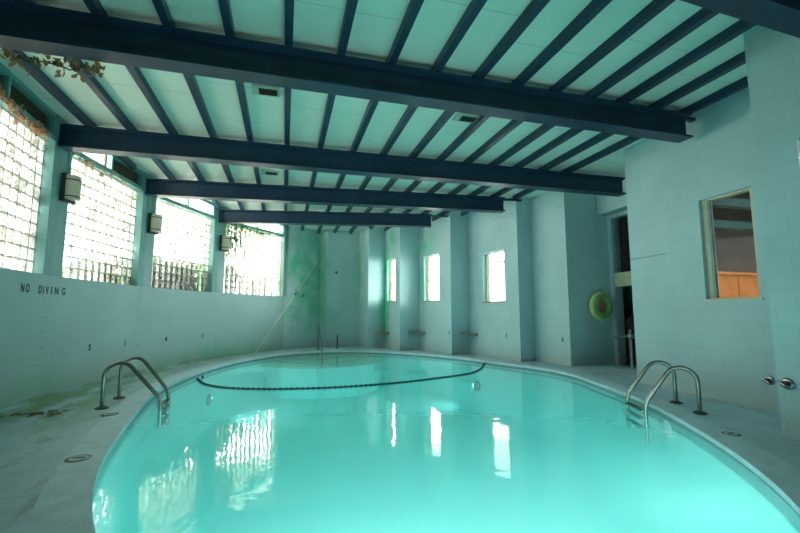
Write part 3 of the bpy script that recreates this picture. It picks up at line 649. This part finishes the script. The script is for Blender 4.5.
# wall fittings near right
def fitting(i, s, z, lab):
    r = on_wall('wall_fitting', RW[i], RW[i+1], s, z); tag(r, lab, 'fitting', 'chrome wall fittings')
    Rx = Matrix.Rotation(PI/2, 3, 'X')
    mb = MB(); mb.lathe([(.062, 0), (.062, .012), (.05, .02)], (0, 0, 0), Rx); o = mb.build('flange', 'chrome', None, smooth=True); o.parent = r
    mb = MB(); mb.lathe([(.035, .02), (.035, .075), (.028, .085)], (0, 0, 0), Rx); o = mb.build('valve_body', 'darkmetal', None, smooth=True); o.parent = r
    mb = MB(); mb.tube([(-.05, -.075, .03), (0, -.085, 0), (.05, -.075, -.03)], .011, 8); o = mb.build('handle', 'chrome', None, smooth=True); o.parent = r
fitting(17, 1.55, .42, 'chrome wall fitting low on the window wall, just left of the near pillar edge')
fitting(19, .11, .585, 'round chrome wall fitting on the face of the near right pillar')
# poles
for (p0, p1, m, lab) in (((-.9, 15.2, .02), (1.22, 17.28, 3.35), 'pole', 'pale cleaning pole leaning in the far corner, left of two'), ((-.38, 15.92, .02), (1.34, 17.3, 3.25), 'poledark', 'grey cleaning pole leaning in the far corner, right of two')):
    r = empty('cleaning_pole', p0); tag(r, lab, 'pole', 'cleaning poles leaning in the corner'); p0, p1 = Vector(p0), Vector(p1)
    mb = MB(); mb.tube([p0, p0+(p1-p0)*.62], .02, 8); mb.build('shaft', m, r, smooth=True)
    mb = MB(); mb.tube([p0+(p1-p0)*.6, p1], .015, 8); mb.build('inner_shaft', m, r, smooth=True)
    mb = MB(); mb.tube([p0+(p1-p0)*.6, p0+(p1-p0)*.635], .027, 8); mb.build('clamp', 'darkmetal', r, smooth=True)
# small wall stub fitting far left pillar
mb = MB(); p, t, nrm = frame_on(RW[2], RW[3], .33, 3.0, 0); mb.tube([p, p+Vector((nrm.x, nrm.y, 0))*.12, p+Vector((nrm.x*.16, nrm.y*.16, -.05))], .035, 8)
tag(mb.build('wall_spout', 'darkmetal', None, smooth=True), 'small dark spout high on the far wall by the poles', 'spout')

# ================================================================== POOL THINGS
def arc_path(B, Wp, top, ra=.19, n=10):
    """rail: up from base B, over a rounded top, straight slope down to Wp, then down the pool wall"""
    B, Wp = Vector(B), Vector(Wp); h = Vector((Wp.x-B.x, Wp.y-B.y, 0)); D = h.length; h /= D
    # tangent from circle (center c at (ra, top-ra) in (d,z)) to point (D, Wp.z)
    cx, cz = ra, top-ra; px, pz = D-cx, Wp.z-cz; dist = math.hypot(px, pz); base = math.atan2(pz, px); off = math.acos(ra/dist)
    ang = base+off; pts = [(0, 0), (0, (top-ra)*.5)]
    for i in range(n+1):
        th = PI+(ang-PI)*i/n; pts.append((cx+ra*math.cos(th), cz+ra*math.sin(th)))
    e = pts[-1]; dirv = ((D-e[0]), (Wp.z-e[1])); ln = math.hypot(*dirv)
    pts.append((D-dirv[0]/ln*.06, Wp.z-dirv[1]/ln*.06)); pts += [(D-.012, Wp.z-.02), (D, Wp.z-.07), (D, -.5)]
    return [(B.x+h.x*u, B.y+h.y*u, z) for u, z in pts]
def ladder(bases, waters, top, lab):
    r = empty('pool_ladder', ((bases[0][0]+bases[1][0])/2, (bases[0][1]+bases[1][1])/2, 0)); tag(r, lab, 'ladder', 'stainless pool ladders')
    for B, Wt in zip(bases, waters):
        mb = MB(); mb.tube(arc_path((*B, 0), (*Wt, .07), top), .028, 12); mb.build('rail', 'steel', r, smooth=True)
        mb = MB(); mb.lathe([(.085, 0), (.085, .012), (.05, .03), (.03, .034)], (B[0], B[1], .004)); mb.build('deck_flange', 'darkmetal', r, smooth=True)
    w0, w1 = Vector((*waters[0], 0)), Vector((*waters[1], 0)); dv = (w1-w0).normalized(); inw = (w0-Vector((*bases[0], 0))).normalized()
    for z in (-.05, -.17, -.3):
        c = (w0+w1)/2+Vector((0, 0, z)); R = Matrix((dv, inw, Vector((0, 0, 1)))).transposed()
        mb = MB(); mb.box(c, ((w1-w0).length-.03, .09, .03), R=R); mb.build('tread', 'steel', r, bevel=.006)
ladder([(-2.456, 7.05), (-2.488, 7.8)], [(-1.72, 7.12), (-1.78, 7.80)], .63, 'stainless steel pool ladder on the left deck below the depth numbers')
ladder([(5.734, 5.18), (5.455, 4.57)], [(5.24, 5.60), (5.0, 5.02)], .60, 'stainless steel pool ladder on the right deck by the pillar')
# stair hand rail at the far end
r = empty('stair_handrail', (1.28, 16.2, 0)); tag(r, 'thin metal handrail going into the water at the far steps', 'handrail')
mb = MB(); mb.tube([(1.28, 16.2, 0), (1.28, 16.2, .84), (1.275, 16.12, .91), (1.27, 15.98, .9), (1.22, 14.3, .3), (1.2, 13.7, .12), (1.19, 13.58, 0), (1.19, 13.56, -.55)], .024, 10); mb.build('rail', 'steel', r, smooth=True)
mb = MB(); mb.lathe([(.08, 0), (.08, .02), (.03, .03)], (1.28, 16.2, 0)); mb.build('deck_flange', 'darkmetal', r)
mb = MB(); mb.tube([(2.0, 16.4, 0), (2.0, 16.4, .5)], .025, 8); mb.lathe([(.07, 0), (.07, .015), (.03, .02)], (2.0, 16.4, 0))
tag(mb.build('rail_stub', 'darkmetal'), 'short dark pipe stub standing on the far deck right of the handrail', 'pipe')
def ret(x, y, z, lab):
    q = min(range(len(POOL)), key=lambda i: (POOL[i]-Vector((x, y))).length); p = POOL[q]; tdir = (POOL[(q+1) % len(POOL)]-POOL[q-1]).normalized(); nrm = Vector((-tdir.y, tdir.x, 0))
    R = nrm.to_track_quat('Z', 'Y').to_matrix(); c = Vector((p.x, p.y, z))+nrm*.014
    r = empty('return_fitting', c); tag(r, lab, 'pool fitting', 'white inlets in the pool wall')
    mb = MB(); mb.lathe([(.12, 0), (.12, .015), (.095, .03), (.06, .03)], c, R); mb.build('rim', 'facade', r, smooth=True)
    mb = MB(); mb.lathe([(.055, .02), (.055, .035), (.02, .045)], c, R); mb.build('eyeball', 'facade', r, smooth=True)
ret(-2.1, 8.5, -.2, 'white round inlet under the water by the left ladder')
ret(5.1, 4.75, -.22, 'white round inlet under the water by the right ladder')
# safety rope with floats
RP = [(-1.78, 10.2), (-1.54, 9.47), (-1.25, 9.03), (-.85, 8.70), (-.03, 8.40), (1.07, 8.30), (2.34, 8.52), (3.37, 8.9), (4.26, 9.33), (4.88, 10.0), (5.3, 10.7), (5.75, 11.3), (5.98, 11.75)]
RP = RP[:11]+[(5.55, 11.1)]
path = []
for i in range(len(RP)-1):
    p0, p1, p2, p3 = [Vector(RP[max(0, min(len(RP)-1, j))]) for j in (i-1, i, i+1, i+2)]
    for q in range(8):
        u = q/8; path.append(.5*((2*p1)+(p2-p0)*u+(2*p0-5*p1+4*p2-p3)*u*u+(3*p1-p0-3*p2+p3)*u**3))
path.append(Vector(RP[-1]))
r = empty('lane_rope', (path[0].x, path[0].y, zw)); tag(r, 'dark floating safety rope curving across the pool', 'rope')
mb = MB(); mb.tube([(p.x, p.y, zw+.01) for p in path], .016, 8); mb.build('rope_line', 'rope', r, smooth=True)
seg = [(path[i+1]-path[i]).length for i in range(len(path)-1)]; tot = sum(seg); NF = 92; fl = None; acc = 0; idx = 0
for q in range(NF):
    tgt = tot*(q+.5)/NF
    while acc+seg[idx] < tgt: acc += seg[idx]; idx += 1
    u = (tgt-acc)/seg[idx]; p = path[idx]+(path[idx+1]-path[idx])*u; t = (path[idx+1]-path[idx]); ang = math.atan2(t.y, t.x)
    if fl is None:
        mb = MB(); mb.lathe([(.01, -.034), (.024, -.026), (.028, 0), (.024, .026), (.01, .034)], (0, 0, 0), Matrix.Rotation(PI/2, 3, 'Y'), 10); fl = mb.build('float', 'rope', None, smooth=True); o = fl
    else: o = fl.copy(); COL.objects.link(o)
    o.parent = r; o.location = Vector((p.x, p.y, zw+.012))-r.location; o.rotation_euler = (0, 0, ang)
# deck plates, return fittings, leaf litter
def deck_plate(x, y, rad, lab):
    r = empty('deck_plate', (x, y, 0)); tag(r, lab, 'drain cover', 'round covers in the deck')
    mb = MB(); mb.lathe([(rad, 0), (rad, .008), (rad*.8, .01), (rad*.78, .006), (rad*.01, .006)], (x, y, .001)); mb.build('rim', 'plate', r)
    mb = MB(); mb.lathe([(rad*.72, 0), (rad*.72, .011), (rad*.3, .013)], (x, y, .002)); mb.build('lid', 'deck', r)
    mb = MB(); mb.box((x, y, .013), (rad*.9, .03, .006)); mb.build('lift_slot', 'ventdark', r)
deck_plate(-1.80, 4.72, .11, 'round rusty deck cover on the near left deck')
deck_plate(-2.2, 6.6, .1, 'round rusty deck cover beside the left ladder')
deck_plate(4.86, 3.72, .09, 'round dark deck cover on the near right deck')
mb = MB(); mb.lathe([(.04, 0), (.04, .03), (.015, .05)], (-1.72, 10.35, -.06), Matrix.Rotation(PI/2, 3, 'Y')); tag(mb.build('rope_anchor', 'darkmetal'), 'dark anchor of the safety rope on the left pool edge', 'anchor')
for (loc, tg), lab, pw in zip(ADDED_POOL_LIGHTS, ('leftmost added underwater light of the near pool end', 'middle added underwater light of the near pool end', 'rightmost added underwater light of the near pool end', 'added underwater light in the left pool wall below the far end of the rope', 'added underwater light in the right pool wall below the far end of the rope'), (ADDED_LIGHT_POWER, ADDED_LIGHT_POWER*.95, ADDED_LIGHT_POWER*.6, 20, 20)):  # rim and lens are made up for each added light
    x, y, z = loc; q = min(range(len(POOL)), key=lambda i: (POOL[i]-Vector((x, y))).length); p = POOL[q]; tdir = (POOL[(q+1) % len(POOL)]-POOL[q-1]).normalized(); nrm = Vector((-tdir.y, tdir.x, 0))
    R = nrm.to_track_quat('Z', 'Y').to_matrix(); c = Vector((p.x, p.y, z))+nrm*.02
    r = empty('added_pool_light', c); tag(r, lab, 'pool lamp', 'added underwater fill lights')
    mb = MB(); mb.lathe([(.14, -.0), (.14, .03), (.11, .05), (.105, .03)], c, R); mb.build('rim', simple('added_light_rim', (.2, .48, .46), .8), r, smooth=True)
    mb = MB(); mb.lathe([(.1, .02), (.1, .04), (.04, .055)], c, R); mb.build('lens', 'lens', r, smooth=True)
    area('added_pool_light_area', c+nrm*.1, tg, .3, .3, pw, (.9, 1, .98)).data.spread = math.radians(150 if pw > 25 else 110)

# ================================================================== PLANTS
def leaves(mb, pts, n, spread, size, rnd, mi=0, flat=0):
    for _ in range(n):
        p = Vector(rnd.choice(pts)); p = p+Vector((rnd.gauss(0, spread[0]), rnd.gauss(0, spread[1]), rnd.gauss(0, spread[2])))
        s = size*rnd.uniform(.6, 1.3); R = Euler((rnd.uniform(-1, 1)*(1-flat)*PI, rnd.uniform(-1, 1)*(1-flat)*PI, rnd.uniform(0, 2*PI))).to_matrix()
        q = [(-.5, 0, 0), (-.15, .32, .06), (.25, .22, .03), (.6, 0, -.08), (.25, -.22, .03), (-.15, -.32, .06)]; mid = [(-.5, 0, 0), (0, 0, -.04), (.6, 0, -.08)]
        Q = [p+R @ (Vector(v)*s) for v in q]; C0 = p+R @ (Vector((0, 0, -.05))*s)
        for i in range(6): mb.face([Q[i], Q[(i+1) % 6], C0], mi=mi)
def vine(name, lab, pts, n, spread, size, m, seed, cat='vine', flat=0, stem=True):
    rnd = random.Random(seed); r = empty(name, pts[0]); tag(r, lab, cat)
    mb = MB(); dense = []
    for a, b in zip(pts, pts[1:]):
        for q in range(12): dense.append(Vector(a).lerp(Vector(b), q/12))
    leaves(mb, dense or pts, n, spread, size, rnd, flat=flat); mb.build('leaves', m, r, merge=False)
    if stem:
        mb = MB(); mb.tube([Vector(p)+Vector((rnd.gauss(0, .02), rnd.gauss(0, .02), rnd.gauss(0, .015))) for p in dense], .008, 6); mb.build('vine_stem', 'stem', r)
    return r
def wp(k, s, z, off): return frame_on(V[k], V[k+1], s, z, off)[0]
vine('dry_vine', 'dry brown vine hanging behind the left end of the nearest full beam', [(-3.0, 5.33, 4.15), (-2.7, 5.34, 4.17), (-2.4, 5.35, 4.12), (-2.1, 5.36, 4.19)], 80, (.07, .05, .06), .085, 'deadleaf', 5)
vine('dry_vine', 'dry brown vine on the left end of the nearest full beam at the frame edge', [wp(2, .1, 4.14, .14), wp(2, .5, 4.22, .12)], 40, (.06, .1, .05), .085, 'deadleaf', 6)
vine('dry_vine', 'withered reddish vine along the rail above the nearest glass blocks', [wp(2, .3, 4.3, .07), wp(2, 1.2, 4.27, .05), wp(2, 2.0, 4.2, .03), wp(2, 2.6, 4.22, .04)], 190, (.025, .1, .045), .085, 'pinkleaf', 7)
vine('dry_vine', 'few withered leaves along the rail of the second glass block window', [wp(3, .35, 4.2, .03), wp(3, 1.0, 4.22, .03), wp(3, 2.2, 4.18, .03)], 26, (.03, .15, .06), .09, 'pinkleaf', 8)
vine('ivy', 'green ivy creeping along the top of the farthest glass block window', [wp(5, .4, 4.24, .03), wp(5, 1.0, 4.22, .04), wp(5, 1.7, 4.14, .04), wp(5, 2.3, 4.16, .03)], 150, (.08, .08, .06), .09, 'ivy', 9, 'ivy')
vine('ivy', 'dense green ivy outside behind the farthest glass block window', [wp(5, .35, 4.1, -.45), wp(5, .7, 3.8, -.45), wp(5, .5, 3.5, -.45), wp(5, 1.1, 4.0, -.45)], 420, (.18, .1, .25), .14, 'ivy', 10, 'ivy')
vine('leaf_litter', 'dead brown leaves lying on the deck at the left wall foot', [(-3.4, 6.85, .015), (-3.1, 6.95, .015), (-2.95, 6.75, .015)], 34, (.16, .1, .004), .09, 'deadleaf', 11, 'leaves', .93, False)
def hedge(lab, k, s0, s1, off, h0, h1, n, seed, m='hedge'):
    rnd = random.Random(seed); a = Vector(V[k]); b = Vector(V[k+1]); t = (b-a).normalized(); nrm = Vector((t.y, -t.x)); c = wp(k, (s0+s1)/2, -1.95, -off)
    r = empty('hedge', c); tag(r, lab, 'hedge', 'clipped hedges outside the glass block wall'); mb = MB(); pts = []
    for _ in range(n):
        u = rnd.random(); top = h0+(h1-h0)*u+rnd.gauss(0, .07); q = a+t*(s0+(s1-s0)*u)-nrm*(off+rnd.choice((-1, 1, 0))*.22); pts.append(Vector((q.x, q.y, top-abs(rnd.gauss(0, 1.0)))))
    leaves(mb, pts, n, (.04, .04, .05), .16, rnd); mb.build('foliage', m, r, merge=False)
    mb = MB(); N_ = 6
    for q in range(N_):
        p = a+t*(s0+(s1-s0)*(q+.5)/N_)-nrm*off; hh = h0+(h1-h0)*(q+.5)/N_; mb.tube([(p.x, p.y, -1.95), (p.x+.02, p.y, 0), (p.x, p.y, hh-.3)], [.05, .04, .02], 6)
        w2 = (s1-s0)/N_/2+.02; sub_box(mb, a, t, nrm, s0+(s1-s0)*(q+.5)/N_-w2, s0+(s1-s0)*(q+.5)/N_+w2, -off-.14-.02*(q%3), -off+.14+.03*(q%2), -1.6, hh-.16-.05*(q%2))
    mb.build('branches', 'hedge', r)
hedge('low dark hedge outside the second glass block window, far half', 3, 1.5, 2.75, .75, 2.3, 2.5, 1800, 25)
hedge('clipped green hedge outside the third glass block window', 4, .2, 2.75, .75, 2.65, 2.85, 3600, 21)
hedge('olive hedge outside the farthest glass block window', 5, .35, 1.55, 1.05, 3.0, 2.9, 2400, 23)
# fence outside the far window
r = empty('fence', wp(5, 2.2, -1.95, -1.0)); tag(r, 'weathered upright board fence outside the farthest glass block window', 'fence')
for q in range(6):
    p = wp(5, 1.85+q*.32, 0, -.9); mb = MB(); a_, b_ = Vector(V[5]), Vector(V[6]); mb.box((p.x, p.y, .4+.08*math.sin(q*2.3)), (.16, .03, 4.6+.25*math.sin(q*1.7)), math.atan2((b_-a_).y, (b_-a_).x)); mb.build('board', 'fence', r)
mb = MB(); p0, p1 = wp(5, 1.6, .6, -.95), wp(5, 3.4, .6, -.95); mb.tube([p0, p1], .04, 6); mb.build('fence_rail', 'fence', r)
# pale building outside the tall right window
r = empty('pale_building', (16, 19, -1.95)); tag(r, 'pale building across the way, seen through the tall right window', 'building')
mb = MB(); mb.box((15.5, 24, 2.6), (10, .4, 9)); mb.build('wall', 'facade', r)
for z, x0, w_ in ((4.1, 12.6, 3.4), (4.6, 12.2, 3.0), (2.9, 11.6, .9), (1.2, 13.6, 2.0)):
    mb = MB(); mb.box((x0, 23.76, z), (w_, .08, .16)); mb.build('ledge', 'facadedark', r)
